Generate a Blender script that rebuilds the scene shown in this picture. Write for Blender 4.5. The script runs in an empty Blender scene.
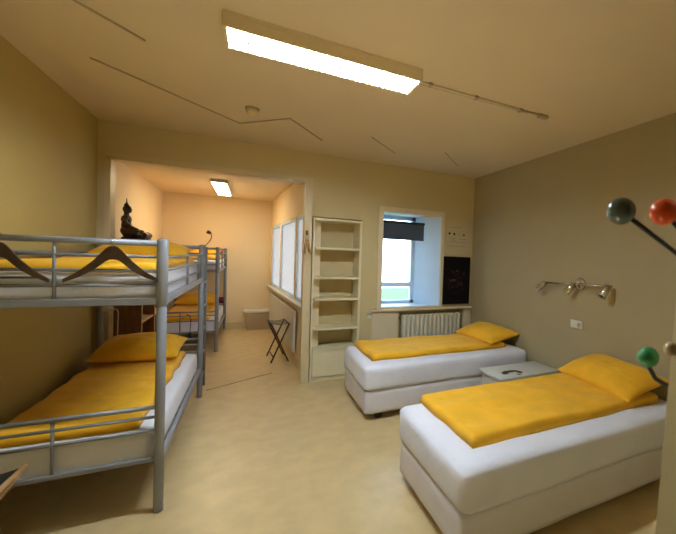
import bpy, bmesh, math, random
from mathutils import Vector, Matrix, noise
random.seed(4)
SC = bpy.context.scene
COL = SC.collection
PI = math.pi

# ---------------------------------------------------------------- materials
def srgb(r, g, b):
    f = lambda c: c/12.92 if c <= .04045 else ((c+.055)/1.055)**2.4
    return (f(r/255), f(g/255), f(b/255), 1)

def mat(name, col, rough=.6, metal=0, var=.0, vscale=6, bump=0, bscale=40, spec=.5, col2=None, stretch=None, coat=0, sheen=0):
    m = bpy.data.materials.new(name); m.use_nodes = True
    nt = m.node_tree; N = nt.nodes; Lk = nt.links
    b = N['Principled BSDF']
    b.inputs['Roughness'].default_value = rough
    b.inputs['Metallic'].default_value = metal
    b.inputs['Specular IOR Level'].default_value = spec
    b.inputs['Coat Weight'].default_value = coat
    b.inputs['Sheen Weight'].default_value = sheen
    tc = N.new('ShaderNodeTexCoord')
    src = tc.outputs['Object']
    if stretch:
        mp = N.new('ShaderNodeMapping'); mp.inputs['Scale'].default_value = stretch
        Lk.new(src, mp.inputs['Vector']); src = mp.outputs['Vector']
    if var or col2:
        n = N.new('ShaderNodeTexNoise'); n.inputs['Scale'].default_value = vscale; n.inputs['Detail'].default_value = 5
        Lk.new(src, n.inputs['Vector'])
        r = N.new('ShaderNodeValToRGB')
        c2 = col2 or tuple(list(c*(1-var) for c in col[:3])+[1])
        c1 = col if col2 else tuple([min(1, c*(1+var)) for c in col[:3]]+[1])
        r.color_ramp.elements[0].position = .32; r.color_ramp.elements[1].position = .68
        r.color_ramp.elements[0].color = c2; r.color_ramp.elements[1].color = c1
        Lk.new(n.outputs['Fac'], r.inputs['Fac']); Lk.new(r.outputs['Color'], b.inputs['Base Color'])
    else:
        b.inputs['Base Color'].default_value = col
    if bump:
        n2 = N.new('ShaderNodeTexNoise'); n2.inputs['Scale'].default_value = bscale; n2.inputs['Detail'].default_value = 4
        Lk.new(src, n2.inputs['Vector'])
        bp = N.new('ShaderNodeBump'); bp.inputs['Strength'].default_value = bump; bp.inputs['Distance'].default_value = .01
        Lk.new(n2.outputs['Fac'], bp.inputs['Height']); Lk.new(bp.outputs['Normal'], b.inputs['Normal'])
    return m

def emit(name, col, strength):
    m = bpy.data.materials.new(name); m.use_nodes = True
    nt = m.node_tree; nt.nodes.clear()
    e = nt.nodes.new('ShaderNodeEmission'); o = nt.nodes.new('ShaderNodeOutputMaterial')
    e.inputs['Color'].default_value = col; e.inputs['Strength'].default_value = strength
    nt.links.new(e.outputs[0], o.inputs[0]); return m

def glass_mat():
    m = bpy.data.materials.new('window_glass'); m.use_nodes = True
    nt = m.node_tree; nt.nodes.clear()
    t = nt.nodes.new('ShaderNodeBsdfTransparent'); g = nt.nodes.new('ShaderNodeBsdfGlossy'); g.inputs['Roughness'].default_value = .03
    t.inputs['Color'].default_value = (.95, .97, .97, 1)
    fr = nt.nodes.new('ShaderNodeFresnel'); fr.inputs['IOR'].default_value = 1.35
    mx = nt.nodes.new('ShaderNodeMixShader'); o = nt.nodes.new('ShaderNodeOutputMaterial')
    ml = nt.nodes.new('ShaderNodeMath'); ml.operation = 'MULTIPLY'; ml.inputs[1].default_value = .35
    nt.links.new(fr.outputs[0], ml.inputs[0]); nt.links.new(ml.outputs[0], mx.inputs[0]); nt.links.new(t.outputs[0], mx.inputs[1]); nt.links.new(g.outputs[0], mx.inputs[2])
    nt.links.new(mx.outputs[0], o.inputs[0]); return m

M = {}
M['cream'] = mat('cream_wall_paint', (.64, .53, .28, 1), .7, var=.03, vscale=1.5, bump=.06, bscale=60)
M['hall'] = mat('low_bounce_hall_paint', (.22, .13, .045, 1), .8, var=.04, vscale=2)  # unseen hall wall, coloured dark to cut bounce light onto bed and bunk
M['left'] = mat('shaded_cream_left_wall_paint', (.52, .40, .13, 1), .7, var=.03, vscale=1.5, bump=.06, bscale=60)  # cream wall paint lowered in colour for the weaker light on this side
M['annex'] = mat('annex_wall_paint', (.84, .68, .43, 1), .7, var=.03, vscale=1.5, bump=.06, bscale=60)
M['ceil'] = mat('ceiling_paint', (.66, .545, .36, 1), .8, var=.025, vscale=1.2, bump=.08, bscale=50)
M['taupe'] = mat('taupe_wall_paint', (.43, .355, .20, 1), .75, var=.03, vscale=1.4, bump=.08, bscale=70)
M['trim'] = mat('cream_trim_gloss', (.68, .56, .32, 1), .4, var=.02)
M['casing'] = mat('window_casing_paint', (.78, .67, .47, 1), .4, var=.02)
M['winwhite'] = mat('skylit_white_window_paint', (.64, .80, .97, 1), .4, var=.02)  # white paint with blue sky light put into the colour
M['white'] = mat('white_board', (.70, .68, .60, 1), .45, var=.02)
M['shelfw'] = mat('white_shelf_board', (.80, .71, .46, 1), .45, var=.03)
M['night'] = mat('white_lacquer_table', (.62, .63, .60, 1), .3, var=.02)
M['sheet'] = mat('daylit_white_cotton_sheet', (.77, .775, .86, 1), .85, var=.03, vscale=5, bump=.25, bscale=22, sheen=.2)  # white cotton, its blue tint stands in for daylight
M['base'] = mat('white_bed_base_fabric', (.74, .71, .74, 1), .85, var=.03, bump=.2, bscale=30)
M['yellow'] = mat('mustard_yellow_cotton', (.90, .465, .010, 1), .85, var=.07, vscale=7, bump=.3, bscale=26, sheen=.1)
M['steel'] = mat('grey_bunk_steel', (.30, .32, .36, 1), .45, metal=.3, var=.05)
M['steeld'] = mat('grey_bunk_steel_thin', (.25, .255, .27, 1), .5, metal=.3, var=.05)
M['black'] = mat('black_plastic', (.010, .009, .010, 1), .55, var=.1)
M['blackm'] = mat('black_metal', (.015, .013, .012, 1), .35, metal=.4, var=.1)
M['dwood'] = mat('dark_hanger_wood', (.045, .019, .008, 1), .45, var=.3, vscale=10, stretch=(3, 1, 12))
M['brown'] = mat('brown_cabinet_wood', (.20, .085, .028, 1), .5, var=.25, vscale=5, stretch=(9, 9, .8), bump=.08)
M['lwood'] = mat('light_cabinet_edge_wood', (.62, .40, .19, 1), .5, var=.12, vscale=6, stretch=(2, 1, 8))
M['tan'] = mat('tan_beech_wood', (.45, .27, .11, 1), .5, var=.15, vscale=8, stretch=(2, 2, 9))
M['bronze'] = mat('dark_bronze', (.06, .036, .012, 1), .35, metal=.6, var=.35, vscale=25, bump=.3, bscale=60)
M['chrome'] = mat('brushed_nickel', (.55, .52, .47, 1), .22, metal=1, var=.05)
M['rad'] = mat('cream_radiator_enamel', (.85, .79, .62, 1), .4, var=.03)
M['blind'] = mat('dark_grey_blind_fabric', (.07, .088, .125, 1), .8, var=.08, vscale=40, bump=.1, bscale=120)
M['plate'] = mat('white_socket_plastic', (.72, .70, .60, 1), .35, var=.02)
M['cable'] = mat('ceiling_cable_cover', (.42, .33, .205, 1), .6, var=.05)
M['cord'] = mat('pale_cord_plastic', (.66, .60, .48, 1), .5, var=.03)
M['redc'] = mat('dark_red_cloth', (.20, .02, .02, 1), .85, var=.15, bump=.2)
M['pink'] = mat('dusty_pink_cloth', (.62, .25, .16, 1), .85, var=.1, bump=.2)
M['gball'] = mat('grey_green_lacquer', (.10, .135, .105, 1), .22, var=.05)
M['oball'] = mat('orange_red_lacquer', (.72, .085, .015, 1), .25, var=.05)
M['vball'] = mat('green_lacquer', (.035, .26, .09, 1), .25, var=.05)
M['cball'] = mat('cream_lacquer', (.55, .42, .20, 1), .3, var=.05)
M['paper'] = mat('cream_paper', (.62, .53, .32, 1), .8, var=.03)
M['stool'] = mat('beige_stool_side', (.45, .34, .19, 1), .7, var=.04)
M['grass'] = mat('mown_grass', (.06, .15, .035, 1), .9, var=.25, vscale=3)
M['grout'] = mat('dark_recess_shadow_paint', (.40, .32, .20, 1), .8, var=.03)
M['glass'] = glass_mat()
def frosted():
    m = bpy.data.materials.new('frosted_window_film'); m.use_nodes = True
    nt = m.node_tree; nt.nodes.clear()
    t = nt.nodes.new('ShaderNodeBsdfTransparent'); t.inputs['Color'].default_value = (.16, .15, .15, 1)
    l = nt.nodes.new('ShaderNodeBsdfTranslucent'); l.inputs['Color'].default_value = (.30, .27, .255, 1)
    a = nt.nodes.new('ShaderNodeAddShader'); o = nt.nodes.new('ShaderNodeOutputMaterial')
    nt.links.new(t.outputs[0], a.inputs[0]); nt.links.new(l.outputs[0], a.inputs[1]); nt.links.new(a.outputs[0], o.inputs[0]); return m
M['frost'] = frosted()
M['tube'] = emit('lit_fluorescent_tube', (.76, .89, 1.0, 1), 290)
M['panel'] = emit('lit_annex_diffuser', (.95, .79, .51, 1), 22)

def floor_mat():
    m = mat('marbled_linoleum', (.66, .49, .25, 1), .32, col2=(.56, .42, .215, 1), vscale=7, spec=.5)
    nt = m.node_tree; b = nt.nodes['Principled BSDF']
    n = nt.nodes.new('ShaderNodeTexNoise'); n.inputs['Scale'].default_value = 1.6; n.inputs['Detail'].default_value = 6
    tc = [x for x in nt.nodes if x.bl_idname == 'ShaderNodeTexCoord'][0]
    nt.links.new(tc.outputs['Object'], n.inputs['Vector'])
    mr = nt.nodes.new('ShaderNodeMapRange'); mr.inputs[3].default_value = .22; mr.inputs[4].default_value = .46
    nt.links.new(n.outputs['Fac'], mr.inputs[0]); nt.links.new(mr.outputs[0], b.inputs['Roughness'])
    return m
M['floor'] = floor_mat()

# ---------------------------------------------------------------- mesh builder
class MB:
    def __init__(s): s.b = bmesh.new()
    def box(s, x0, x1, y0, y1, z0, z1, bev=0, seg=2, rot=None, piv=None):
        t = bmesh.new()
        bmesh.ops.create_cube(t, size=1)
        for v in t.verts:
            v.co = Vector(((x0+x1)/2+v.co.x*(x1-x0), (y0+y1)/2+v.co.y*(y1-y0), (z0+z1)/2+v.co.z*(z1-z0)))
        if bev:
            bmesh.ops.bevel(t, geom=list(t.edges), offset=bev, segments=seg, profile=.5, affect='EDGES')
            if seg > 1:
                for f in t.faces: f.smooth = True
        if rot is not None:
            p = Vector(piv) if piv else Vector(((x0+x1)/2, (y0+y1)/2, (z0+z1)/2))
            for v in t.verts: v.co = p + rot @ (v.co-p)
        s.add(t); return s
    def add(s, t):
        me = bpy.data.meshes.new('tmp'); t.to_mesh(me); t.free(); s.b.from_mesh(me); bpy.data.meshes.remove(me)
    def tube(s, pts, r, n=10, cap=True, rr=None):
        pts = [Vector(p) for p in pts]; rings = []
        up = None
        for i, p in enumerate(pts):
            if i == 0: d = pts[1]-p
            elif i == len(pts)-1: d = p-pts[i-1]
            else: d = (pts[i+1]-p).normalized()+(p-pts[i-1]).normalized()
            d.normalize()
            if up is None:
                a = Vector((0, 0, 1)) if abs(d.z) < .9 else Vector((1, 0, 0))
                up = d.cross(a).normalized()
            up = (up-d*up.dot(d)).normalized(); w = d.cross(up)
            q = rr[i] if rr else r
            rings.append([s.b.verts.new(p+(up*math.cos(2*PI*k/n)+w*math.sin(2*PI*k/n))*q) for k in range(n)])
        for a, c in zip(rings, rings[1:]):
            for k in range(n):
                f = s.b.faces.new((a[k], a[(k+1) % n], c[(k+1) % n], c[k])); f.smooth = True
        if cap:
            s.b.faces.new(rings[0][::-1]); s.b.faces.new(rings[-1])
        return s
    def lathe(s, o, prof, axis=(0, 0, 1), n=20):
        o = Vector(o); q = Vector((0, 0, 1)).rotation_difference(Vector(axis).normalized())
        rings = []
        for r, z in prof:
            rings.append([s.b.verts.new(o+q @ Vector((max(r, 1e-4)*math.cos(2*PI*k/n), max(r, 1e-4)*math.sin(2*PI*k/n), z))) for k in range(n)])
        for a, c in zip(rings, rings[1:]):
            for k in range(n):
                f = s.b.faces.new((a[k], a[(k+1) % n], c[(k+1) % n], c[k])); f.smooth = True
        s.b.faces.new(rings[0][::-1]); s.b.faces.new(rings[-1]); return s
    def ell(s, c, r, n=16, rot=None):
        t = bmesh.new(); bmesh.ops.create_uvsphere(t, u_segments=n, v_segments=max(8, n//2), radius=1)
        for v in t.verts:
            q = Vector((v.co.x*r[0], v.co.y*r[1], v.co.z*r[2]))
            if rot is not None: q = rot @ q
            v.co = Vector(c)+q
        for f in t.faces: f.smooth = True
        s.add(t); return s
    def prism(s, poly, z0, z1):
        a = [s.b.verts.new((x, y, z0)) for x, y in poly]; c = [s.b.verts.new((x, y, z1)) for x, y in poly]
        n = len(poly)
        s.b.faces.new(a[::-1]); s.b.faces.new(c)
        for k in range(n): s.b.faces.new((a[k], a[(k+1) % n], c[(k+1) % n], c[k]))
        return s
    def hull8(s, pts):      # 4 bottom, 4 top corners
        v = [s.b.verts.new(p) for p in pts]
        for q in ((3, 2, 1, 0), (4, 5, 6, 7), (0, 1, 5, 4), (1, 2, 6, 5), (2, 3, 7, 6), (3, 0, 4, 7)):
            s.b.faces.new([v[i] for i in q])
        return s
    def build(s, name, m, parent=None):
        if parent is not None:
            o0 = parent['_o'] if '_o' in parent else (0, 0, 0)
            for v in s.b.verts: v.co -= Vector(o0)
        bmesh.ops.recalc_face_normals(s.b, faces=s.b.faces)
        me = bpy.data.meshes.new(name); s.b.to_mesh(me); s.b.free()
        o = bpy.data.objects.new(name, me); COL.objects.link(o)
        me.materials.append(M[m] if isinstance(m, str) else m)
        if parent is not None:
            o.parent = parent; o['_o'] = parent['_o'] if '_o' in parent else (0, 0, 0)
        return o

def thing(name, label, cat, loc, group=None):
    o = bpy.data.objects.new(name, None); COL.objects.link(o); o.location = loc; o.empty_display_size = .1
    o['_o'] = tuple(loc); o['label'] = label; o['category'] = cat
    if group: o['group'] = group
    return o
def tag(o, label, cat, group=None):
    o['label'] = label; o['category'] = cat
    if group: o['group'] = group
    return o
def struct(o): o['kind'] = 'structure'; return o
def copy_tree(o, parent=None, seen=None):
    c = o.copy(); COL.objects.link(c)
    if parent is not None: c.parent = parent
    for ch in list(o.children): copy_tree(ch, c)
    return c

# ---------------------------------------------------------------- dimensions
L, R, D, H = -1.256, 2.786, 4.62, 2.667
LA, YB, HA = -1.41, 8.45, 2.53        # inner room: left wall, back wall, ceiling
OX0, OX1, OZ = -1.19, .53, 2.33       # opening
WX0, WX1, WZ0, WZ1 = 1.45, 2.272, .85, 2.075
TW = .42                              # outer wall thickness

# ---------------------------------------------------------------- shell
struct(MB().box(-2.2, R+.2, -1.6, YB+.2, -.12, 0).build('floor', 'floor'))
struct(MB().box(-2.2, R+.2, -1.6, D+.13, H, H+.12).build('ceiling', 'ceil'))
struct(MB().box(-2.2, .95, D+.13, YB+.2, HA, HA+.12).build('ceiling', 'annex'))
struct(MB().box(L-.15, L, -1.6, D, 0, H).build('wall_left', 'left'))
struct(MB().box(R, R+.15, -1.6, D+TW, 0, H).build('wall_right', 'taupe'))
w = MB()
w.box(L-.15, OX0, D, D+.13, 0, H)
w.box(OX0, OX1, D, D+.13, OZ, H)                                 # lintel over the opening
w.box(OX1, .605, D, D+.13, 0, H)                                 # pillar
w.box(.605, 1.185, D, D+TW, 1.94, H)                             # above the bookcase niche
w.box(.605, 1.185, D+.34, D+TW, 0, 1.94)
w.box(1.185, WX0, D, D+TW, 0, H)
w.box(WX0, WX1, D, D+TW, WZ1, H)
w.prism([(WX1, D), (R, D), (R, D+TW), (2.03, D+TW), (2.03, D+.36)], WZ0, WZ1)   # splayed right reveal
w.box(WX1, R, D, D+TW, WZ1, H)
w.box(WX0, R, D+.14, D+TW, 0, WZ0)                               # back of the radiator recess
w.box(WX0, 1.70, D, D+.14, 0, WZ0-.045)
w.box(2.66, R, D, D+.14, 0, WZ0-.045)
w.box(WX0, R, D, D+.14, WZ0-.045, WZ0)
struct(w.build('wall_far', 'cream'))
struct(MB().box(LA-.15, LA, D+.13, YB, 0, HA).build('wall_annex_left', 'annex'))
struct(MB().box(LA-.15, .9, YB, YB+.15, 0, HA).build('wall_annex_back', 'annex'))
# annex window wall, slightly angled
A0, A1 = Vector((.605, D+.13)), Vector((.335, YB))
dv = (A1-A0); LEN = dv.length; dv.normalize(); nv = Vector((-dv.y, dv.x))*-1   # nv points outdoors (+x)
def AP(s, t, z): p = A0+dv*s+nv*t; return (p.x, p.y, z)
def abox(mb, s0, s1, t0, t1, z0, z1):
    mb.hull8([AP(s0, t0, z0), AP(s1, t0, z0), AP(s1, t1, z0), AP(s0, t1, z0), AP(s0, t0, z1), AP(s1, t0, z1), AP(s1, t1, z1), AP(s0, t1, z1)]); return mb
AW = [(.22, .92), (1.02, 2.36), (2.46, 3.52)]
AZ0, AZ1 = .855, 2.02
w = MB()
abox(w, 0, LEN, 0, .12, 0, AZ0); abox(w, 0, LEN, 0, .12, AZ1, HA)
prev = 0
for s0, s1 in AW+[(LEN, LEN)]:
    abox(w, prev, s0, 0, .12, AZ0, AZ1); prev = s1
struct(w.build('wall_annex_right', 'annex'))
for i, (s0, s1) in enumerate(AW):
    f = MB()
    for a, b, c, d in ((s0, s1, AZ0, AZ0+.05), (s0, s1, AZ1-.05, AZ1), (s0, s0+.04, AZ0, AZ1), (s1-.04, s1, AZ0, AZ1)):
        abox(f, a, b, .004, .05, c, d)
    fo = struct(f.build('window_%d' % (i+2), 'winwhite'))
    p = abox(MB(), s0+.03, s1-.03, .022, .027, AZ0+.03, AZ1-.03).build('pane', 'frost', fo)
struct(abox(MB(), .1, LEN-.02, -.07, .0035, AZ0-.035, AZ0).build('trim_3', 'white'))
# near wall with the doorway the picture is taken from (right side edge shows)
zl = lambda z: .82+.072*(z-1.05)
w = MB()
w.hull8([(zl(0), .4, 0), (R, .4, 0), (R, .5, 0), (zl(0), .5, 0), (zl(H), .4, H), (R, .4, H), (R, .5, H), (zl(H), .5, H)])
w.box(L, -.45, .4, .5, 0, H)
struct(w.build('wall_near', 'cream'))
struct(MB().box(L, R, -1.7, -1.6, 0, H).build('wall_hall', 'hall'))
# casings and boards
t = MB()
t.box(OX0-.012, OX0+.03, D-.014, D+.13, 0, OZ+.02)
t.box(OX0-.012, OX1+.07, D-.014, D+.13, OZ-.012, OZ+.045)
t.box(OX1-.012, OX1+.07, D-.02, D+.13, 0, OZ)
struct(t.build('trim_1', 'trim'))
struct(MB().box(LA, .34, YB-.018, YB, 0, .13, .004, 1).build('baseboard_back', 'trim'))
struct(abox(MB(), .02, LEN-.02, -.02, 0, 0, .12).build('baseboard_annex', 'trim'))
struct(MB().box(1.20, 1.70, D-.014, D, 0, .1, .003, 1).build('baseboard_far', 'trim'))
# radiator box panel left of the radiator and window board
struct(MB().box(1.335, 1.68, D-.02, D, .12, .775, .004, 1).box(2.675, R, D-.015, D, .05, .80, .004, 1).build('trim_2', 'casing'))
struct(MB().box(1.30, R, D-.05, D, WZ0-.05, WZ0-.025, .006, 2).build('trim_4', 'casing'))
# main window
f = MB()
CW = .062
f.box(WX0-CW, WX0, D-.022, D, WZ0-CW*.6, WZ1+CW); f.box(WX1, WX1+.045, D-.022, D, WZ0-CW*.6, WZ1+CW)
f.box(WX0-CW, WX1+.045, D-.024, D, WZ1, WZ1+CW); f.box(WX0-CW, WX1+.045, D-.03, D, WZ0-CW*.6, WZ0)
wo = struct(f.build('window_1', 'casing'))
yg = D+.36
f = MB()
f.box(WX0, WX0+.05, yg-.03, yg+.03, WZ0, WZ1); f.box(1.975, 2.03, yg-.03, yg+.03, WZ0, WZ1)
f.box(WX0, 2.03, yg-.03, yg+.03, WZ1-.06, WZ1); f.box(WX0, 2.03, yg-.03, yg+.03, WZ0, WZ0+.05)
f.box(WX0+.05, 1.975, yg-.03, yg+.03, 1.085, 1.15)
f.build('window_frame', 'winwhite', wo)
MB().box(WX0+.04, 1.985, yg-.004, yg+.004, WZ0+.04, WZ1-.05).build('pane', 'glass', wo)
MB().box(WX0, WX1, D-.0, yg-.03, WZ0, WZ0+.008).build('window_board', 'winwhite', wo)
MB().prism([(WX1, D+.001), (WX1-.002, D+.001), (2.028, yg-.03), (2.03, yg-.03)], WZ0+.008, WZ1).build('reveal_lining', 'winwhite', wo)
MB().box(WX0+.001, WX0+.006, D, yg-.03, WZ0+.008, WZ1).build('reveal_lining', 'winwhite', wo)
MB().box(WX0+.006, 2.03, D+.001, yg-.03, WZ1-.005, WZ1-.0005).build('reveal_lining', 'winwhite', wo)
# lawn outside
g = MB().box(.9, 14, D+.6, 21, -.36, -.3).build('grass_lawn', 'grass'); g['kind'] = 'stuff'
tag(g, 'pale green lawn outside the window in the far wall', 'grass')
# floor seam
struct(MB().tube([(-.40, 4.752, .0005), (-.35, 4.784, .0005), (.249, 5.148, .0005)], .003, 6).build('trim_5', 'dwood'))

# roller blind
b = thing('roller_blind', 'dark grey roller blind hanging half rolled in the window recess', 'blind', (1.78, D+.14, 1.97))
MB().box(1.462, 2.075, D+.135, D+.141, 1.745, 1.955).build('fabric', 'blind', b)
MB().tube([(1.458, D+.15, 1.962), (2.085, D+.15, 1.962)], .021, 12).build('roller', 'black', b)
MB().box(1.462, 2.075, D+.131, D+.145, 1.733, 1.75, .003, 1).build('bottom_bar', 'blind', b)
for xa, xb in ((2.082, 2.095), (1.4565, 1.461)): MB().box(xa, xb, D+.13, D+.20, 1.93, 2.0).build('bracket', 'winwhite', b)
MB().tube([(1.47, D+.125, 1.95), (1.472, D+.125, 1.70), (1.48, D+.125, 1.66)], .003, 6).build('pull_cord', 'blind', b)

# ---------------------------------------------------------------- soft goods
def nz(x, y, z=0, s=1.0): return noise.noise(Vector((x*s, y*s, z)))

def soft_slab(x0, x1, y0, y1, z0, t, seed=0, edge=.05, nx=64, ny=48, amp=.010, skew=0, ragged=.012, pw=2.6, hfun=None, sagf=None):
    """a thick cloth slab (folded duvet): puffed top, rounded rim, flat underside following sagf"""
    bm = bmesh.new(); top = []; bot = []
    for i in range(nx+1):
        rt = []; rb = []
        for j in range(ny+1):
            u, v = i/nx, j/ny
            # denser sampling at rims
            uu = .5-.5*math.cos(PI*u) if False else u
            x = x0+(x1-x0)*uu; y = y0+(y1-y0)*v+skew*(uu-.5)
            du = min(u, 1-u)*(x1-x0); dw = min(v, 1-v)*(y1-y0)
            x += ragged*nz(y*5, seed+1.3)*(1 if u > .5 else 1)*max(0, 1-du/.12)
            y += ragged*nz(x*5, seed+7.7)*max(0, 1-dw/.12)
            e = 1
            for d in (du, dw):
                q = min(1, d/edge); e *= (1-(1-q)**pw)**(1/pw) if q < 1 else 1
            h = t*e
            wr = amp*(nz(x*2.2+seed, y*5.0, seed)+.6*nz(x*6+seed, y*7, seed+5)+.35*nz(x*15, y*13, seed+9))
            h += wr*e
            if hfun: h += hfun(x, y)*e
            zz = z0+(sagf(x, y) if sagf else 0)
            rt.append(bm.verts.new((x, y, zz+max(h, .0))))
            rb.append(bm.verts.new((x, y, zz)) if 0 < i < nx and 0 < j < ny else rt[-1])
        top.append(rt); bot.append(rb)
    for i in range(nx):
        for j in range(ny):
            f = bm.faces.new((top[i][j], top[i+1][j], top[i+1][j+1], top[i][j+1])); f.smooth = True
            q = [bot[i][j], bot[i][j+1], bot[i+1][j+1], bot[i+1][j]]
            try: bm.faces.new(q)
            except ValueError: pass
    mb = MB(); mb.b.free(); mb.b = bm
    return mb

def pillow(c, lx, ly, th, seed=0, rot=None, n=40, flat=.35, wrinkle=.010, pinch=.10):
    bm = bmesh.new(); T = []; B = []
    for i in range(n+1):
        rt = []; rb = []
        for j in range(n+1):
            u, v = 2*i/n-1, 2*j/n-1
            x = u*lx/2*(1-pinch*(1-u*u)*0-pinch*(1-v*v)*.6*abs(u)**3)
            y = v*ly/2*(1-pinch*(1-u*u)*.6*abs(v)**3)
            k = max(0, (1-abs(u)**2.6))**.62*max(0, (1-abs(v)**2.6))**.62
            w = wrinkle*(nz(u*2.2+seed, v*2.2, seed)+.5*nz(u*6+seed, v*6, seed+3))*(.25+k)
            rim = (abs(u) == 1 or abs(v) == 1)
            zt = th*(1-flat)*k+w
            zb = -th*flat*k
            a = bm.verts.new((x, y, zt if not rim else w)); rt.append(a)
            rb.append(a if rim else bm.verts.new((x, y, min(zb, zt-.002))))
        T.append(rt); B.append(rb)
    for i in range(n):
        for j in range(n):
            f = bm.faces.new((T[i][j], T[i+1][j], T[i+1][j+1], T[i][j+1])); f.smooth = True
            try:
                f = bm.faces.new((B[i][j], B[i][j+1], B[i+1][j+1], B[i+1][j])); f.smooth = True
            except ValueError: pass
    for v in bm.verts:
        p = v.co.copy()
        if rot is not None: p = rot @ p
        v.co = p+Vector(c)
    mb = MB(); mb.b.free(); mb.b = bm
    return mb

def mattress(x0, x1, y0, y1, z0, z1, r=.05, seed=0, amp=.006, sub=.05):
    """rounded mattress under a fitted sheet: box grid with rounded edges and slight ripples"""
    bm = bmesh.new()
    nx = max(4, int((x1-x0)/sub)); ny = max(4, int((y1-y0)/sub)); nzz = max(3, int((z1-z0)/.03))
    bmesh.ops.create_cube(bm, size=1)
    # build as grid cube
    bm.free(); bm = bmesh.new(); cache = {}
    def V(i, j, k):
        if (i, j, k) in cache: return cache[(i, j, k)]
        p = Vector((x0+(x1-x0)*i/nx, y0+(y1-y0)*j/ny, z0+(z1-z0)*k/nzz))
        # rounding
        q = Vector((min(max(p.x, x0+r), x1-r), min(max(p.y, y0+r), y1-r), min(max(p.z, z0+r*.5), z1-r)))
        d = p-q
        if d.length > 1e-6:
            m = max(abs(d.x), abs(d.y), abs(d.z)); rr = r if p.z > (z0+z1)/2 else r*1.0
            p = q+d.normalized()*m
        w = amp*(nz(p.x*4+seed, p.y*4, p.z*6)+.5*nz(p.x*11+seed, p.y*11, p.z*9))
        c = Vector(((x0+x1)/2, (y0+y1)/2, (z0+z1)/2)); 
        nrm = Vector((0, 0, 0))
        if i == 0: nrm.x -= 1
        if i == nx: nrm.x += 1
        if j == 0: nrm.y -= 1
        if j == ny: nrm.y += 1
        if k == nzz: nrm.z += .5
        if nrm.length: p = p+nrm.normalized()*w
        cache[(i, j, k)] = bm.verts.new(p); return cache[(i, j, k)]
    def quad(a, b, c, d):
        f = bm.faces.new((V(*a), V(*b), V(*c), V(*d))); f.smooth = True
    for i in range(nx):
        for j in range(ny):
            quad((i, j, nzz), (i+1, j, nzz), (i+1, j+1, nzz), (i, j+1, nzz)); quad((i, j, 0), (i, j+1, 0), (i+1, j+1, 0), (i+1, j, 0))
    for i in range(nx):
        for k in range(nzz):
            quad((i, 0, k), (i+1, 0, k), (i+1, 0, k+1), (i, 0, k+1)); quad((i, ny, k), (i, ny, k+1), (i+1, ny, k+1), (i+1, ny, k))
    for j in range(ny):
        for k in range(nzz):
            quad((0, j, k), (0, j, k+1), (0, j+1, k+1), (0, j+1, k)); quad((nx, j, k), (nx, j+1, k), (nx, j+1, k+1), (nx, j, k+1))
    mb = MB(); mb.b.free(); mb.b = bm
    return mb

# ---------------------------------------------------------------- divan beds on the right
def divan(y0, y1, x0, label):
    x1 = R-.02
    b = thing('single_bed', label, 'bed', ((x0+x1)/2, (y0+y1)/2, 0), 'white box beds with yellow bedding')
    mattress(x0+.012, x1, y0+.012, y1-.012, .065, .285, .035, 1.7, .005).build('bed_base', 'base', b)
    mattress(x0, x1, y0, y1, .285, .50, .05, 5.1, .007).build('mattress', 'sheet', b)
    for fx in (x0+.16, x1-.16):
        for fy in (y0+.09, y1-.09):
            MB().lathe((fx, fy, 0), [(.03, 0), (.034, .01), (.038, .065)], n=14).build('foot', 'black', b)
    return b
AY0, AY1, AX0 = 1.475, 2.375, .885
BY0, BY1, BX0 = 3.28, 4.17, .905
divan(AY0, AY1, AX0, 'white single bed nearest the camera, on the right in front of the bedside table')
divan(BY0, BY1, BX0, 'white single bed under the window in front of the radiator')
DG = 'mustard duvets folded on the single beds'
d = soft_slab(1.04, 2.66, 1.65, 2.385, .5, .055, 2.0, .045, 80, 48, .011, -.0)
tag(d.build('folded_duvet', 'yellow'), 'folded mustard yellow duvet on the nearest white bed', 'duvet', DG)
d = soft_slab(1.015, 2.59, 3.465, 4.172, .5, .055, 8.0, .045, 80, 48, .011, -.0)
tag(d.build('folded_duvet', 'yellow'), 'folded mustard yellow duvet on the bed below the window', 'duvet', DG)
PG = 'mustard pillows on the single beds'
rt = Matrix.Rotation(math.radians(-6), 3, 'Z') @ Matrix.Rotation(math.radians(-14), 3, 'Y')
p = pillow((2.545, 2.02, .605), .44, .80, .17, 3.0, rt, 44)
tag(p.build('pillow', 'yellow'), 'plump mustard yellow pillow on the nearest white bed against the taupe wall', 'pillow', PG)
rt = Matrix.Rotation(math.radians(4), 3, 'Z') @ Matrix.Rotation(math.radians(-10), 3, 'Y')
p = pillow((2.55, 3.84, .60), .44, .78, .16, 11.0, rt, 44)
tag(p.build('pillow', 'yellow'), 'mustard yellow pillow on the bed below the window, in the far corner', 'pillow', PG)

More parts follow.
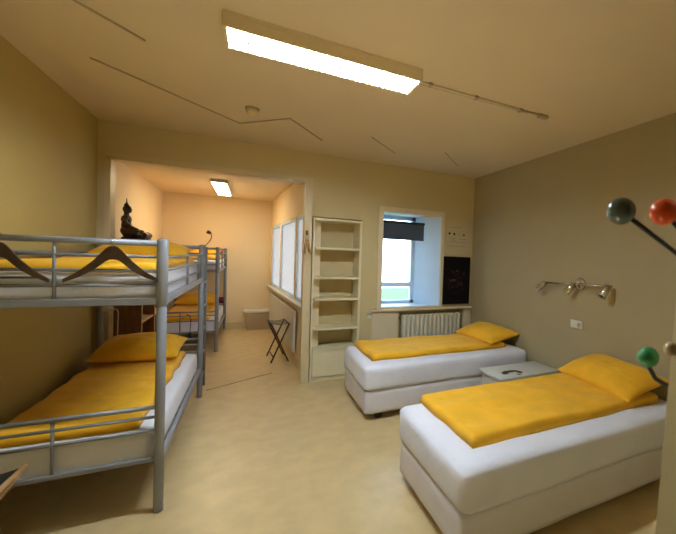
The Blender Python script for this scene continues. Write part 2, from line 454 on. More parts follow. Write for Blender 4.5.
# ---------------------------------------------------------------- bunk bed
PX0, PX1, PY0, PY1 = -1.205, -.441, 2.65, 4.555
GZ = [1.455, 1.375, 1.295]
def bunk(label, hangers=True):
    root = thing('bunk_bed', label, 'bunk bed', ((PX0+PX1)/2, (PY0+PY1)/2, 0), 'grey steel bunk beds')
    for x in (PX0, PX1):
        for y in (PY0, PY1):
            m = MB()
            m.lathe((x, y, 0), [(.018, 0), (.024, .004), (.024, 1.165), (.0205, 1.17), (.0205, 1.18), (.0265, 1.185), (.0265, 1.548), (.022, 1.556), (.006, 1.559)], n=18)
            m.build('post', 'steel', root)
    def endrails(y, nm):
        m = MB(); m.tube([(PX0, y, 1.53), (PX1, y, 1.53)], .0165, 12).build('end_rail', 'steel', root)
        for z in GZ: MB().tube([(PX0, y, z), (PX1, y, z)], .0085, 8).build('end_rail', 'steeld', root)
        MB().box(PX0, PX1, y-.014, y+.014, 1.185, 1.225, .004, 1).build('end_rail', 'steeld', root)
        xm = (PX0+PX1)/2-.055
        MB().tube([(xm, y, 1.2), (xm, y, 1.53)], .008, 8).build('end_upright', 'steeld', root)
        for z, r in ((.603, .0125), (.548, .0085), (.472, .0085)): MB().tube([(PX0, y, z), (PX1, y, z)], r, 10).build('end_rail', 'steeld', root)
        MB().box(PX0, PX1, y-.012, y+.012, .295, .32, .004, 1).build('end_rail', 'steeld', root)
        MB().tube([(xm, y, .30), (xm, y, .603)], .008, 8).build('end_upright', 'steeld', root)
    endrails(PY0, 0); endrails(PY1, 1)
    for x in (PX0, PX1):
        MB().box(x-.013, x+.013, PY0, PY1, 1.18, 1.225, .004, 1).build('side_rail', 'steel', root)
        MB().box(x-.013, x+.013, PY0, PY1, .265, .31, .004, 1).build('side_rail', 'steel', root)
        for z in GZ: MB().tube([(x, PY0, z), (x, PY1, z)], .0085, 8).build('guard_rail', 'steeld', root)
        for yy in (PY1-.28, PY0+.95): MB().tube([(x, yy, 1.2), (x, yy, GZ[0])], .008, 8).build('guard_upright', 'steeld', root)
    # slatted mesh base under each mattress
    for z in (1.19, .272):
        m = MB()
        for k in range(14):
            y = PY0+.08+k*(PY1-PY0-.16)/13
            m.box(PX0+.013, PX1-.013, y-.02, y+.02, z, z+.012)
        m.build('slat_base', 'steeld', root)
    # ladder at the far end
    for y in (PY1+.10, PY1+.40):
        MB().tube([(PX1+.0, y, 0), (PX1+.0, y, 1.54)], .0125, 10).build('ladder_upright', 'steeld', root)
    for z in (.16, .41, .66, .91, 1.16):
        MB().tube([(PX1, PY1+.10, z), (PX1, PY1+.40, z)], .010, 8).build('ladder_rung', 'steel', root)
    for z in (1.20, 1.46):
        MB().tube([(PX1, PY1, z), (PX1, PY1+.10, z)], .012, 8).build('ladder_bracket', 'black', root)
    mattress(PX0+.018, PX1-.018, PY0+.02, PY1-.03, 1.203, 1.358, .035, 2.3, .005).build('mattress', 'sheet', root)
    mattress(PX0+.018, PX1-.018, PY0+.02, PY1-.03, .285, .475, .04, 6.3, .006).build('mattress', 'sheet', root)
    return root
B1 = bunk('grey steel bunk bed in front at the left wall, with wooden hangers on its end')
B2 = copy_tree(B1)
OFF = 3.89
B2.location.y += OFF
B2['label'] = 'grey steel bunk bed standing in the inner room beyond the opening'
bd = 'mustard bedding on the bunk beds'
def bunk_bedding(oy, names):
    d = soft_slab(PX0+.04, PX1-.10, PY0+.05+oy, PY1-.10+oy, .475, .05, 4.0+oy, .045, 44, 84, .012, hfun=lambda x, y: .0)
    tag(d.build('duvet', 'yellow'), names[0], 'duvet', bd)
    d = soft_slab(PX0+.04, PX1-.04, PY0+.10+oy, PY1-.08+oy, 1.358, .062, 9.0+oy, .05, 44, 84, .012)
    tag(d.build('duvet', 'yellow'), names[1], 'duvet', bd)
    rt = Matrix.Rotation(math.radians(10), 3, 'X') @ Matrix.Rotation(math.radians(-3), 3, 'Z')
    p = pillow((-.845, 4.235+oy, .605), .62, .44, .195, 14.0+oy, rt, 40)
    tag(p.build('pillow', 'yellow'), names[2], 'pillow', bd)
    rt = Matrix.Rotation(math.radians(8), 3, 'X')
    p = pillow((-.835, 4.26+oy, 1.472), .68, .44, .13, 17.0+oy, rt, 40)
    tag(p.build('pillow', 'yellow'), names[3], 'pillow', bd)
bunk_bedding(0, ['mustard yellow duvet spread over the lower berth of the front bunk bed', 'mustard yellow duvet on the upper berth of the front bunk bed, behind the rails',
                 'mustard yellow pillow at the far end of the front lower berth', 'shaded mustard pillow on the upper berth of the front bunk, below the statue'])
bunk_bedding(OFF, ['orange lit mustard duvet on the lower berth of the inner room bunk', 'mustard duvet on the upper berth of the inner room bunk',
                   'mustard pillow on the lower berth of the inner room bunk', 'mustard pillow on the upper berth of the inner room bunk'])
# flat radiator under the inner windows
fr = thing('radiator', 'flat cream panel radiator under the inner room windows', 'radiator', (AP(1.9, -.05, .2)))
abox(MB(), .7, 3.3, -.05, -.018, .17, .72).build('panel', 'white', fr)
for q in (.9, 3.1): abox(MB(), q, q+.03, -.018, .0, .25, .65).build('wall_bracket', 'white', fr)
# small red things on the inner bunk
p = pillow((-.56, 8.41, 1.50), .17, .10, .12, 31, Matrix.Rotation(math.radians(70), 3, 'X'), 20)
tag(p.build('cushion', 'pink'), 'small dusty pink cushion at the far top corner of the inner room bunk', 'cushion')
p = pillow((-.53, 8.41, .56), .16, .12, .14, 33, Matrix.Rotation(math.radians(70), 3, 'X'), 20)
tag(p.build('cushion', 'redc'), 'small dark red cushion at the far end of the inner lower berth', 'cushion')

# wooden hangers on the end rail of the front bunk
def hanger(x, y, zr, label, bar=True, parent_z=0, m='dwood', width=.40, rotz=0, grp='wooden hangers on the bunk end rail', drop=.165):
    o = thing('clothes_hanger', label, 'hanger', (x, y, zr), grp)
    def ip(a):
        P = [(0, 0), (.08, .02), (.18, .12), (.4, .46), (.7, .78), (1, 1)]
        for (p, q), (p2, q2) in zip(P, P[1:]):
            if a <= p2: return q+(q2-q)*(a-p)/(p2-p)
        return 1
    # arms: broad shaped board
    bm = MB(); n = 24; V = []
    for i in range(n+1):
        u = -1+2*i/n; a = abs(u)
        zc = zr-.058-.15*ip(a)
        wd = .020*(1-a)+.0125+.004*math.cos(a*PI)
        xx = x+u*width/2; yy = y-.004+.03*(a**2)*-1*0
        V.append([bm.b.verts.new((xx, yy-.007, zc-wd)), bm.b.verts.new((xx, yy+.007, zc-wd)), bm.b.verts.new((xx, yy+.007, zc+wd)), bm.b.verts.new((xx, yy-.007, zc+wd))])
    for a, c in zip(V, V[1:]):
        for k in range(4): bm.b.faces.new((a[k], a[(k+1) % 4], c[(k+1) % 4], c[k]))
    bm.b.faces.new(V[0][::-1]); bm.b.faces.new(V[-1])
    bm.build('arms', m, o)
    pts = [(x, y-.004, zr-.05)]
    for k in range(11):
        a = -PI/2+k/10*PI*1.25
        pts.append((x+.0, y+.012+.019*math.sin(-a-PI/2+PI/2)*1.0-.0, zr+.002+.019*math.sin(a)) if False else (x, y+.0+.021*math.cos(PI+a+PI/2), zr-.0+.021*math.sin(a+PI/2)))
    MB().tube([(x, y-.004, zr-.045), (x, y-.021, zr-.02), (x, y-.022, zr), (x, y-.015, zr+.016), (x, y, zr+.0215), (x, y+.015, zr+.016), (x, y+.0215, zr+.002)], .0018, 6).build('hook', 'chrome', o)
    if bar:
        MB().tube([(x-width/2+.012, y-.004, zr-.193), (x+width/2-.012, y-.004, zr-.193)], .006, 8).build('trouser_bar', m, o)
    return o
hanger(-.646, PY0-.02, 1.53, 'dark wooden clothes hanger on the bunk end, nearer the front post', bar=False, width=.385)
hanger(-1.06, PY0-.02, 1.53, 'dark wooden clothes hanger with bar on the bunk end, at the left wall', bar=True, width=.34)
# hangers on the pillar hook
hk = thing('wall_hook', 'small dark hook on the pillar beside the bookcase', 'hook', (.548, D-.02, 1.745))
MB().box(.535, .561, D-.028, D-.021, 1.72, 1.77, .002, 1).tube([(.548, D-.028, 1.735), (.548, D-.06, 1.73), (.548, D-.068, 1.75)], .004, 8).build('hook_body', 'dwood', hk)
def small_hanger(dx, lab, tilt):
    o = thing('clothes_hanger', lab, 'hanger', (.548+dx, D-.065, 1.735), 'wooden hangers on the pillar')
    x = .548+dx; y = D-.062
    MB().tube([(x, y, 1.655), (x, y-.008, 1.70), (x, y-.012, 1.725), (x, y, 1.742), (x, y+.012, 1.73)], .0022, 6).build('hook', 'chrome', o)
    m = MB(); m.tube([(x, y, 1.66), (x+tilt*.25, y-.03, 1.61), (x+tilt, y-.09, 1.50)], .011, 8, rr=[.013, .014, .010])
    m.tube([(x, y, 1.66), (x+tilt*.25, y+.0, 1.60), (x+tilt*.8, y+.015, 1.52)], .010, 8, rr=[.013, .013, .009])
    m.build('arms', 'tan', o)
small_hanger(-.006, 'left one of the two brown hangers hanging edge-on at the pillar', -.03)
small_hanger(.008, 'right one of the two brown hangers hanging edge-on at the pillar', .022)

# reading lamp on a goose neck at the ladder of the front bunk
o = thing('gooseneck_lamp', 'thin goose neck reading lamp rising from the bunk ladder', 'lamp', (PX1, PY1+.25, 1.5))
MB().box(PX1-.02, PX1+.012, PY1+.17, PY1+.23, 1.50, 1.545, .006, 2).build('clamp', 'pink', o)
MB().tube([(PX1-.005, PY1+.22, 1.54), (PX1+.015, PY1+.23, 1.565), (PX1+.04, PY1+.235, 1.60), (PX1+.057, PY1+.24, 1.635), (PX1+.058, PY1+.24, 1.665), (PX1+.048, PY1+.24, 1.692)], .0045, 8).build('gooseneck', 'brown', o)
MB().lathe((PX1+.05, PY1+.24, 1.688), [(.010, 0), (.014, .008), (.019, .035), (.016, .036)], axis=(-.8, -.3, .35), n=12).build('lamp_head', 'dwood', o)
# dark plug on a cord under the upper berth of the front bunk
o = thing('hanging_cord_switch', 'dark lamp cord with switch hanging at the far end of the front lower berth', 'cord', (-.74, 6.47, .6))
MB().tube([(-.80, 6.50, .575), (-.76, 6.49, .56), (-.745, 6.49, .50), (-.75, 6.49, .38), (-.755, 6.49, .30)], .005, 6).build('cord', 'black', o)
MB().box(-.775, -.735, 6.475, 6.505, .24, .31, .006, 2).build('switch', 'black', o)
# white lamp bracket with cord at the far left post
o = thing('bed_lamp', 'white clip lamp with hanging cord at the far left post of the front bunk', 'lamp', (-1.15, 4.5, .95))
MB().box(-1.182, -1.128, 4.485, 4.52, .915, .998, .008, 2).build('lamp_body', 'white', o)
MB().tube([(-1.15, 4.50, .925), (-1.12, 4.50, .925), (-1.095, 4.50, .937)], .011, 8).build('arm', 'white', o)
MB().tube([(-1.10, 4.50, .937), (-1.075, 4.50, .93), (-1.066, 4.50, .90), (-1.068, 4.50, .80), (-1.069, 4.50, .67)], .0045, 6).build('cord', 'cord', o)

# ---------------------------------------------------------------- cabinet and statue
CX0, CX1, CY0, CY1, CH = LA+.01, -.955, 4.775, 5.92, 1.585
c = thing('shelf_cabinet', 'brown wooden shelf cabinet behind the bunk, under the seated statue', 'cabinet', ((CX0+CX1)/2, (CY0+CY1)/2, 0))
MB().box(CX0, CX1-.02, CY0, CY0+.022, 0, CH-.022).box(CX1-.02, CX1, CY0, CY0+.022, 0, CH-.022).build('side_panel', 'brown', c)
MB().box(CX0, CX1, CY1-.022, CY1, 0, CH-.022).build('side_panel', 'brown', c)
MB().box(CX0, CX1, CY0+.56, CY0+.582, .06, CH-.022).build('divider', 'brown', c)
MB().box(CX0, CX0+.012, CY0+.022, CY1-.022, .06, CH-.022).build('back_panel', 'brown', c)
MB().box(CX0, CX1, CY0, CY1, CH-.022, CH, .003, 1).build('cabinet_top', 'brown', c)
for z in (.05, .40, .74, 1.08, 1.36):
    MB().box(CX0+.012, CX1-.006, CY0+.022, CY0+.56, z, z+.022).build('shelf', 'lwood', c)
    MB().box(CX0+.012, CX1-.006, CY0+.582, CY1-.022, z, z+.022).build('shelf', 'lwood', c)
for y in (CY0, CY0+.56, CY1-.022):
    MB().box(CX1-.001, CX1+.004, y, y+.022, 0, CH-.022).build('front_edge', 'lwood', c)

def statue(cx, cy, cz):
    root = thing('buddha_statue', 'dark bronze seated Buddha statue on top of the brown cabinet', 'statue', (cx, cy, cz))
    s = 1.0
    A = Matrix.Rotation(math.radians(10), 3, 'Z')     # faces +x, in profile
    def P(x, y, z): return Vector((cx, cy, cz))+A @ (Vector((x, y, z))*1.06+Vector((.012, 0, 0)))
    m = MB()
    def E(c, r, rot=None):
        q = A if rot is None else A @ rot
        m.ell(P(*c), r, 18, q)
    E((-.03, 0, .085), (.065, .085, .06)); E((-.045, 0, .14), (.042, .058, .07)); E((-.045, 0, .195), (.045, .072, .05))
    E((-.045, 0, .245), (.022, .022, .04)); E((-.04, 0, .293), (.037, .034, .044)); E((-.046, 0, .335), (.020, .020, .018))
    E((-.008, 0, .288), (.007, .006, .009)); E((-.02, 0, .268), (.016, .015, .009))
    m.lathe(P(-.044, 0, .345), [(.012, 0), (.008, .012), (.0055, .03), (.004, .058)], n=10)
    for sg in (-1, 1):
        E((-.042, sg*.037, .285), (.007, .005, .026))
        m.tube([P(-.045, sg*.072, .215), P(-.05, sg*.098, .165), P(-.01, sg*.105, .12), P(.045, sg*.055, .095)], .02, 10, rr=[.024, .021, .018, .014])
        m.tube([P(-.04, sg*.06, .06), P(.05, sg*.155, .05), P(.075, sg*.15, .045)], .04, 12, rr=[.05, .042, .036])
        m.tube([P(.08, sg*.15, .042), P(.125, sg*.02, .048), P(.115, -sg*.07, .06)], .03, 12, rr=[.036, .030, .022])
    E((.06, 0, .088), (.032, .05, .014)); E((.05, 0, .04), (.10, .13, .032))
    o = m.build('figure', 'bronze', root)
    md = o.modifiers.new('merge', 'REMESH'); md.mode = 'VOXEL'; md.voxel_size = .0045; md.use_smooth_shade = True
    sm = o.modifiers.new('smooth', 'SMOOTH'); sm.factor = .5; sm.iterations = 2
    b = MB(); n = 28; rings = []
    for r, z in ((1.0, 0), (1.02, .006), (.94, .014), (.98, .022), (.9, .026)):
        rings.append([b.b.verts.new(P(.03+.115*r*math.cos(2*PI*k/n), .16*r*math.sin(2*PI*k/n), z)) for k in range(n)])
    for a, d in zip(rings, rings[1:]):
        for k in range(n): b.b.faces.new((a[k], a[(k+1) % n], d[(k+1) % n], d[k]))
    b.b.faces.new(rings[0][::-1]); b.b.faces.new(rings[-1])
    b.build('statue_base', 'bronze', root)
statue(-1.10, 5.02, CH)

# ---------------------------------------------------------------- bookcase in the niche
SX0, SX1, SYF, SYB, SH = .612, 1.178, D-.035, D+.30, 1.925
s = thing('bookcase', 'tall empty white bookcase built in beside the opening', 'bookcase', ((SX0+SX1)/2, (SYF+SYB)/2, 0))
MB().box(SX0, SX0+.02, SYF, SYB, 0, SH, .002, 1).build('side_panel', 'shelfw', s)
MB().box(SX1-.028, SX1, SYF, SYB, 0, SH, .002, 1).build('side_panel', 'shelfw', s)
MB().box(SX0+.028, SX1-.028, SYF, SYB, SH-.03, SH, .002, 1).build('top_panel', 'shelfw', s)
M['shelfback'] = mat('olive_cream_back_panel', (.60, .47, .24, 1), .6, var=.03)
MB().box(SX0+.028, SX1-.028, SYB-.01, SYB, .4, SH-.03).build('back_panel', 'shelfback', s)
for z in (1.56, 1.21, .955, .605, .36):
    MB().box(SX0+.028, SX1-.028, SYF+.006, SYB-.01, z, z+.025, .002, 1).build('shelf', 'shelfw', s)
MB().box(SX0+.028, SX1-.028, SYF+.008, SYF+.026, .055, .36, .002, 1).build('plinth_panel', 'shelfw', s)
MB().box(SX0+.028, SX1-.028, SYF+.03, SYF+.05, 0, .055).build('kick_board', 'shelfw', s)

# ---------------------------------------------------------------- radiator, poster, notice
r = thing('radiator', 'cream column radiator in the recess under the window', 'radiator', (2.16, D+.06, .15))
n = 14; x0, x1 = 1.745, 2.60
for k in range(n):
    x = x0+.02+(x1-x0-.04)*k/(n-1); m = MB()
    m.box(x-.019, x+.019, D-.042, D+.072, .15, .742, .012, 2)
    m.build('column', 'rad', r)
for z in (.715, .18): MB().tube([(x0-.02, D+.015, z), (x1+.02, D+.015, z)], .013, 10).build('manifold', 'rad', r)
for x in (x0+.03, x1-.03):
    MB().lathe((x, D+.015, 0), [(.014, 0), (.012, .01), (.012, .18)], n=10).build('foot', 'rad', r)
MB().lathe((x0-.045, D+.015, .70), [(.012, -.02), (.018, -.01), (.018, .02), (.010, .026)], n=12).build('valve', 'chrome', r)

def poster_mat():
    m = mat('dark_poster_print', (.008, .007, .009, 1), .6, spec=.15)
    nt = m.node_tree; N = nt.nodes; b = N['Principled BSDF']
    tc = [x for x in N if x.bl_idname == 'ShaderNodeTexCoord'][0]
    nn = N.new('ShaderNodeTexNoise'); nn.inputs['Scale'].default_value = 13; nn.inputs['Detail'].default_value = 4; nn.inputs['Distortion'].default_value = 1.5
    nt.links.new(tc.outputs['Object'], nn.inputs['Vector'])
    # concentrate the picture around the centre of the sheet
    vm = N.new('ShaderNodeVectorMath'); vm.operation = 'LENGTH'
    mp = N.new('ShaderNodeMapping'); mp.inputs['Location'].default_value = (0, 0, -.33*3.6); mp.inputs['Scale'].default_value = (6.5, 0, 3.6)
    nt.links.new(tc.outputs['Object'], mp.inputs['Vector']); nt.links.new(mp.outputs[0], vm.inputs[0])
    mr = N.new('ShaderNodeMapRange'); mr.inputs[1].default_value = .2; mr.inputs[2].default_value = 1.0; mr.inputs[3].default_value = 1.0; mr.inputs[4].default_value = 0
    nt.links.new(vm.outputs['Value'], mr.inputs[0])
    r = N.new('ShaderNodeValToRGB'); e = r.color_ramp.elements
    e[0].position = .50; e[0].color = (0, 0, 0, 1); e[1].position = .68; e[1].color = (.32, .09, .08, 1)
    q = r.color_ramp.elements.new(.60); q.color = (.035, .02, .03, 1)
    nt.links.new(nn.outputs['Fac'], r.inputs['Fac'])
    mx = N.new('ShaderNodeMix'); mx.data_type = 'RGBA'; mx.blend_type = 'MULTIPLY'; mx.inputs['Factor'].default_value = 1
    nt.links.new(r.outputs['Color'], mx.inputs['A'])
    nt.links.new(mr.outputs[0], mx.inputs['B'])
    ad = N.new('ShaderNodeMix'); ad.data_type = 'RGBA'; ad.blend_type = 'ADD'; ad.inputs['Factor'].default_value = 1
    ad.inputs['A'].default_value = (.006, .004, .006, 1)
    nt.links.new(mx.outputs['Result'], ad.inputs['B']); nt.links.new(ad.outputs['Result'], b.inputs['Base Color'])
    return m
po = thing('poster', 'black poster with faint reddish drawing on the wall right of the window', 'poster', (2.535, D-.02, .865))
MB().box(2.312, 2.738, D-.034, D-.024, .868, 1.533, .002, 1).build('poster_sheet', poster_mat(), po)
MB().box(2.335, 2.725, D-.024, D, .88, 1.52).build('backing', 'black', po)
no = thing('wall_notice', 'pale notice sheet with three dark dots, above the black poster', 'notice', (2.55, D, 1.62))
MB().box(2.335, 2.752, D-.006, D, 1.62, 1.985).build('sheet', 'paper', no)
for x, z, c in ((2.40, 1.855, 'dwood'), (2.475, 1.85, 'dwood'), (2.63, 1.843, 'grass')):
    MB().lathe((x, D-.006, z), [(.016, 0), (.016, .004), (.004, .005)], axis=(0, -1, 0), n=12).build('dot', 'black' if c == 'dwood' else 'vball', no)
for k, (a, b2) in enumerate(((2.42, 2.60), (2.40, 2.50), (2.42, 2.52), (2.56, 2.68), (2.40, 2.70), (2.40, 2.66))):
    z = 1.94-.0-k*.052
    if k in (1,): z = 1.785
    if k in (2,): z = 1.76
    if k in (3,): z = 1.775
    MB().box(a, b2, D-.0072, D-.006, z, z+.009).build('text_line', 'cable', no)
so = thing('light_switch', 'small pale wall switch pair left of the window board', 'switch', (1.30, D, .74))
for z in (.735, .79): MB().box(1.275, 1.33, D-.012, D, z-.02, z+.02, .004, 1).build('rocker', 'plate', so)

# ---------------------------------------------------------------- spot bar and socket on the right wall
l = thing('wall_spotlight_bar', 'nickel wall lamp bar with three spotlights above the nearest bed', 'lamp', (R, 2.58, 1.29))
MB().lathe((R, 2.57, 1.30), [(.060, 0), (.060, .012), (.045, .024), (.01, .028)], axis=(-1, 0, 0), n=24).build('wall_rose', 'chrome', l)
MB().tube([(R-.055, 3.02, 1.285), (R-.055, 2.57, 1.298), (R-.055, 2.17, 1.31)], .0085, 10).build('bar', 'chrome', l)
MB().tube([(R-.02, 2.57, 1.30), (R-.055, 2.57, 1.30)], .010, 10).build('bar_mount', 'chrome', l)
for y, z, ax in ((3.0, 1.285, (-.45, .60, -.62)), (2.60, 1.295, (-.5, .40, -.75)), (2.20, 1.31, (-.6, .16, -.85))):
    a = Vector(ax).normalized(); p0 = Vector((R-.065, y, z-.005))
    h = MB().lathe(p0, [(.012, -.014), (.029, -.006), (.031, .03), (.036, .106), (.034, .108), (.028, .097)], axis=a, n=18).build('spot_head', 'chrome', l)
    MB().lathe(p0+a*.096, [(.0265, 0), (.0265, .004)], axis=a, n=16).build('spot_lens', 'black', h)
    MB().tube([(R-.055, y, z), tuple(p0)], .007, 8).build('knuckle', 'chrome', l)
k = thing('wall_socket', 'white wall socket on the taupe wall under the spotlight bar', 'socket', (R, 2.60, .9))
MB().box(R-.012, R, 2.525, 2.675, .865, .945, .005, 2).build('plate', 'plate', k)
MB().lathe((R-.012, 2.565, .905), [(.022, 0), (.022, .002), (.018, .0005)], axis=(-1, 0, 0), n=18).build('socket_hole', 'cable', k)

# ---------------------------------------------------------------- bedside table and leaflet
t = thing('bedside_table', 'white low bedside table between the two single beds', 'table', (2.36, 2.95, 0))
MB().box(2.02, R-.04, 2.765, 3.15, .385, .412, .004, 2).build('table_top', 'night', t)
for xx in (2.05, R-.09): MB().box(xx, xx+.02, 2.79, 3.13, 0, .385).build('side_panel', 'night', t)
MB().box(2.07, R-.09, 3.11, 3.13, .03, .385).build('back_panel', 'night', t)
MB().box(2.07, R-.09, 2.80, 3.11, .17, .188).build('shelf', 'night', t)
d = MB().box(2.073, R-.093, 2.785, 2.80, .20, .38, .003, 1).build('drawer', 'night', t)
MB().lathe((2.38, 2.785, .29), [(.006, 0), (.006, .012), (.012, .016), (.012, .024), (.004, .027)], axis=(0, -1, 0), n=14).build('knob', 'chrome', d)
lf = thing('leaflet', 'printed leaflet with a dark picture lying on the bedside table', 'leaflet', (2.24, 2.88, .412))
rz = Matrix.Rotation(math.radians(-12), 3, 'Z')
MB().box(2.12, 2.38, 2.79, 2.99, .412, .4145, rot=rz, piv=(2.24, 2.88, .413)).build('paper_sheet', 'white', lf)
mm = MB(); mm.b.free(); mm.b = bmesh.new()
def blob(mb, cx, cy, rx, ry, seed, z=.4148):
    vs = [mb.b.verts.new((cx+rx*math.cos(2*PI*k/22)*(1+.45*nz(math.cos(2*PI*k/22)*1.3, math.sin(2*PI*k/22)*1.3, seed)), cy+ry*math.sin(2*PI*k/22)*(1+.45*nz(math.cos(2*PI*k/22)*1.7, math.sin(2*PI*k/22)*1.7, seed+4)), z)) for k in range(22)]
    mb.b.faces.new(vs)
blob(mm, 2.24, 2.925, .10, .032, 1.1); blob(mm, 2.16, 2.885, .04, .028, 5.1); blob(mm, 2.315, 2.88, .035, .04, 7.7); blob(mm, 2.27, 2.815, .03, .015, 9.9)
mm.build('printed_picture', 'dwood', lf)

# ---------------------------------------------------------------- ceiling fittings
FX0, FX1, FY0, FY1, FZ = -.146, .905, 2.163, 2.40, H-.075
c = thing('fluorescent_ceiling_light', 'long lit fluorescent ceiling light with grid louver in the front room', 'ceiling light', ((FX0+FX1)/2, (FY0+FY1)/2, H))
MB().box(FX0, FX1, FY0, FY1, H-.02, H, .002, 1).build('housing', 'trim', c)
MB().box(FX0, FX1, FY0, FY0+.014, FZ, H-.02).build('side_rail', 'trim', c)
MB().box(FX0, FX1, FY1-.014, FY1, FZ, H-.02).build('side_rail', 'trim', c)
MB().box(FX0, FX0+.016, FY0+.014, FY1-.014, FZ, H-.02).build('end_cap', 'trim', c)
MB().box(FX1-.016, FX1, FY0+.014, FY1-.014, FZ, H-.02).build('end_cap', 'trim', c)
for y in ((FY0+FY1)/2-.036, (FY0+FY1)/2+.036):
    MB().tube([(FX0+.03, y, FZ+.0165), (FX1-.03, y, FZ+.0165)], .013, 12).build('tube', 'tube', c)
M['louver'] = mat('grey_blue_louver', (.10, .12, .16, 1), .4)
lv = MB()
for k in range(30):
    x = FX0+.04+k*(FX1-FX0-.08)/29
    lv.box(x-.003, x+.003, FY0+.015, FY1-.015, FZ-.002, FZ+.003)
ym = (FY0+FY1)/2
lv.box(FX0+.017, FX1-.017, ym-.008, ym+.008, FZ, FZ+.028)
lv.build('louver', 'louver', c)
# inner room light
AXY = [(-.519, 6.40), (-.347, 6.40), (-.345, 7.68), (-.53, 7.68)]
c = thing('fluorescent_ceiling_light', 'small looking lit ceiling light in the inner room', 'ceiling light', (-.435, 7.04, HA))
MB().box(-.54, -.33, 6.38, 7.70, HA-.05, HA, .003, 1).build('housing', 'trim', c)
MB().box(-.525, -.345, 6.395, 7.685, HA-.062, HA-.05).build('diffuser', 'panel', c)
# smoke detector
sd = thing('smoke_detector', 'small round smoke detector on the ceiling above the opening', 'smoke detector', (-.02, 3.50, H))
MB().lathe((-.02, 3.50, H), [(.052, 0), (.052, .012), (.046, .018)], axis=(0, 0, -1), n=24).build('base_plate', 'cable', sd)
MB().lathe((-.02, 3.50, H-.018), [(.046, 0), (.044, .022), (.03, .036), (.008, .04)], axis=(0, 0, -1), n=24).build('sensor_head', 'trim', sd)
# surface cables
CG = 'thin cable covers running over the ceiling'
def cable(pts, lab, w=.007):
    m = MB(); z = H-.0035
    m.tube([(x, y, z) for x, y in pts], w, 6)
    tag(m.build('ceiling_cable', 'cable'), lab, 'cable', CG)
cable([(-.759-.20, 2.472-.235), (-.548, 2.72)], 'short thin cable line on the ceiling at the top left corner')
cable([(-.897, 3.152), (-.119, 3.963), (.264, 3.559), (.602, 4.043)], 'long zigzag cable line on the ceiling passing the smoke detector')
cable([(1.006, 3.647), (1.383, 4.049)], 'short cable line on the ceiling above the bookcase', .005)
cable([(1.826, 3.682), (2.237, 4.133)], 'short cable line on the ceiling above the window', .005)
cn = thing('cable_conduit', 'pale conduit with clips running from the front ceiling light to a small box', 'conduit', (1.45, 2.31, H))
MB().tube([(.906, 2.318, H-.009), (1.99, 2.306, H-.009)], .009, 10).build('pipe', 'ceil', cn)
MB().tube([(.906, 2.345, H-.005), (1.86, 2.33, H-.005)], .006, 8).build('cable', 'cable', cn)
for x in (1.02, 1.38, 1.78): MB().box(x-.014, x+.014, 2.29, 2.335, H-.022, H, .004, 1).build('clip', 'cable', cn)
MB().box(1.955, 2.045, 2.285, 2.33, H-.028, H, .008, 2).build('junction_box', 'cable', cn)

# ---------------------------------------------------------------- inner room furniture
b = thing('box_stool', 'cream box stool with overhanging top against the back wall', 'stool', (.12, 8.25, 0))
MB().box(-.125, .335, 8.12, 8.42, .335, .385, .008, 2).build('seat_top', 'white', b)
MB().hull8([(-.055, 8.14, 0), (.32, 8.14, 0), (.32, 8.41, 0), (-.055, 8.41, 0), (-.085, 8.13, .335), (.325, 8.13, .335), (.325, 8.41, .335), (-.085, 8.41, .335)]).build('stool_body', 'stool', b)
def luggage_rack(name, loc, rot, label, wood, strap, w=.42, d=.36, h=.55, sz=.011):
    o = thing(name, label, 'luggage rack', loc)
    o['_o'] = (0, 0, 0)
    for y in (-w/2, w/2):
        for s in (-1, 1):
            MB().tube([(s*d/2, y, 0), (-s*d/2, y, h)], sz, 10).build('leg', wood, o)
        
    for s in (-1, 1):
        MB().tube([(s*d/2, -w/2-.015, h), (s*d/2, w/2+.015, h)], sz, 10).build('top_bar', wood, o)
        MB().tube([(s*d*.36, -w/2, h*.14), (s*d*.36, w/2, h*.14)], sz*.8, 8).build('stretcher', wood, o)
    for k in range(4):
        y = -w/2+.05+k*(w-.10)/3
        bm = MB()
        n = 10
        for i in range(n):
            x0 = -d/2+d*i/n; x1 = -d/2+d*(i+1)/n
            f = lambda x: h+sz-.02*(1-(2*x/d)**2)
            bm.hull8([(x0, y-.02, f(x0)), (x1, y-.02, f(x1)), (x1, y+.02, f(x1)), (x0, y+.02, f(x0)), (x0, y-.02, f(x0)+.003), (x1, y-.02, f(x1)+.003), (x1, y+.02, f(x1)+.003), (x0, y+.02, f(x0)+.003)])
        bm.build('strap', strap, o)
    o.rotation_euler.z = rot
    return o
luggage_rack('luggage_rack', (.345, 5.84, 0), math.radians(5), 'dark folding luggage rack in front of the inner room windows', 'dwood', 'black', w=.42, d=.22, h=.52, sz=.010)
luggage_rack('luggage_rack', (-1.075, 2.42, 0), 0, 'tan wooden folding luggage rack with black straps at the near end of the bunk', 'tan', 'black', w=.22, d=.27, h=.43, sz=.013)

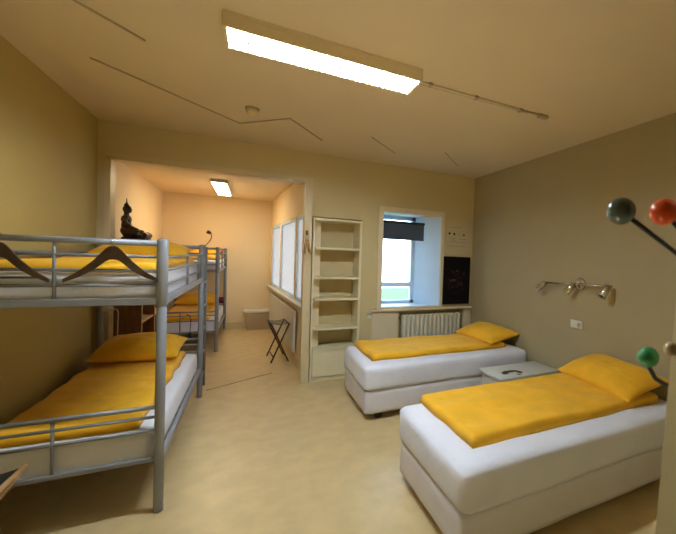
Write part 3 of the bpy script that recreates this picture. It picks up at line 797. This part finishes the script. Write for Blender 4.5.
# ---------------------------------------------------------------- ball coat rack behind the door edge
cr = thing('ball_coat_rack', 'black wire coat rack with coloured balls at the right edge', 'coat rack', (.93, .51, 1.42))
CAM = Vector((0, 0, 1.5))
yaw, pit, rol, fpx, cxp = .5055052, -.0209989, .0344595, 372.8288, 458.0
Fv = Vector((math.sin(yaw)*math.cos(pit), math.cos(yaw)*math.cos(pit), math.sin(pit)))
R0 = Vector((math.cos(yaw), -math.sin(yaw), 0)); U0 = R0.cross(Fv)
Rv = R0*math.cos(rol)+U0*math.sin(rol); Uv = -R0*math.sin(rol)+U0*math.cos(rol)
def at(u, v, d): return CAM+(Fv+Rv*((u-cxp)/fpx)-Uv*((v-267)/fpx))*d
hub = Vector((.955, .514, 1.40))
def arm(pts, r=.0058):
    MB().tube(pts, r, 10).build('wire_arm', 'blackm', cr)
def ball(c, r, m, lab):
    o = MB().ell(c, (r, r, r), 20).build('ball', m, cr); o['label'] = lab
dz = .90
g1 = at(621, 211, dz); ball(g1, .0335, 'gball', 'grey green ball')
arm([g1, at(650, 233, dz+.01), at(680, 256, dz+.03), hub+Vector((0, .004, .03))])
g2 = at(664, 212, dz); ball(g2, .0325, 'oball', 'orange red ball')
arm([g2, at(680, 230, dz+.02), hub+Vector((.01, .004, .06))])
g3 = at(648, 357, dz+.02); ball(g3, .0255, 'vball', 'green ball')
arm([g3, at(649.5, 368, dz+.02), at(655, 378, dz+.03), at(664, 384, dz+.04), at(680, 388, dz+.06), hub+Vector((.0, .004, -.05))])
g4 = at(671, 349, .78); ball(g4, .0145, 'cball', 'cream ball')
arm([g4, g4+Vector((.05, .0, -.01)), Vector((.93, .512, 1.33))], .004)
MB().tube([hub+Vector((0, 0, -.10)), hub+Vector((0, 0, .12))], .006, 10).build('wall_bar', 'blackm', cr)

# ---------------------------------------------------------------- clean up helper properties
for o in SC.objects:
    if '_o' in o: del o['_o']

# ---------------------------------------------------------------- lights and world
wd = bpy.data.worlds.new('overcast_sky'); SC.world = wd; wd.use_nodes = True
nt = wd.node_tree; bg = nt.nodes['Background']
tc = nt.nodes.new('ShaderNodeTexCoord'); sp = nt.nodes.new('ShaderNodeSeparateXYZ'); rp = nt.nodes.new('ShaderNodeValToRGB')
nt.links.new(tc.outputs['Generated'], sp.inputs[0])
mr = nt.nodes.new('ShaderNodeMapRange'); mr.inputs[1].default_value = -.3; mr.inputs[2].default_value = 1
nt.links.new(sp.outputs['Z'], mr.inputs[0]); nt.links.new(mr.outputs[0], rp.inputs['Fac'])
rp.color_ramp.elements[0].color = (.72, .85, 1, 1); rp.color_ramp.elements[1].color = (.58, .77, 1, 1)
nt.links.new(rp.outputs['Color'], bg.inputs['Color']); bg.inputs['Strength'].default_value = 7

def area(name, loc, target, sx, sy, power, col, portal=False):
    l = bpy.data.lights.new(name, 'AREA'); l.shape = 'RECTANGLE'; l.size = sx; l.size_y = sy; l.energy = power; l.color = col
    o = bpy.data.objects.new(name, l); COL.objects.link(o); o.location = loc
    o.rotation_euler = (Vector(target)-Vector(loc)).to_track_quat('-Z', 'Y').to_euler()
    if portal: l.cycles.is_portal = True
    return o
area('window_portal', (1.74, D+.44, 1.46), (1.74, 0, 1.46), .62, 1.25, 1, (1, 1, 1), True)
for s0, s1 in AW:
    p = AP((s0+s1)/2, .14, (AZ0+AZ1)/2); q = AP((s0+s1)/2, -1, (AZ0+AZ1)/2)
    area('annex_portal', p, q, s1-s0, AZ1-AZ0, 1, (1, 1, 1), True)

u = area('unseen_ceiling_fill', (.25, .80, .30), (.6, 2.3, 2.66), .6, .3, 5, (1, .80, .55)); u.data.spread = math.radians(105)  # added fill out of view to lift the ceiling, not a lamp of the room
# ---------------------------------------------------------------- camera
cd = bpy.data.cameras.new('camera'); co = bpy.data.objects.new('camera', cd); COL.objects.link(co)
cd.sensor_width = 36; cd.sensor_fit = 'HORIZONTAL'; cd.lens = fpx/676*36
cd.shift_x = -(cxp-338)/676; cd.clip_start = .05
mw = Matrix.Identity(4)
for i in range(3):
    mw[i][0] = Rv[i]; mw[i][1] = Uv[i]; mw[i][2] = -Fv[i]; mw[i][3] = CAM[i]
co.matrix_world = mw
cd.dof.use_dof = True; cd.dof.focus_distance = 3.6; cd.dof.aperture_fstop = 3.2
SC.camera = co
SC.view_settings.view_transform = 'Standard'
SC.view_settings.look = 'None'
SC.view_settings.exposure = 0.35
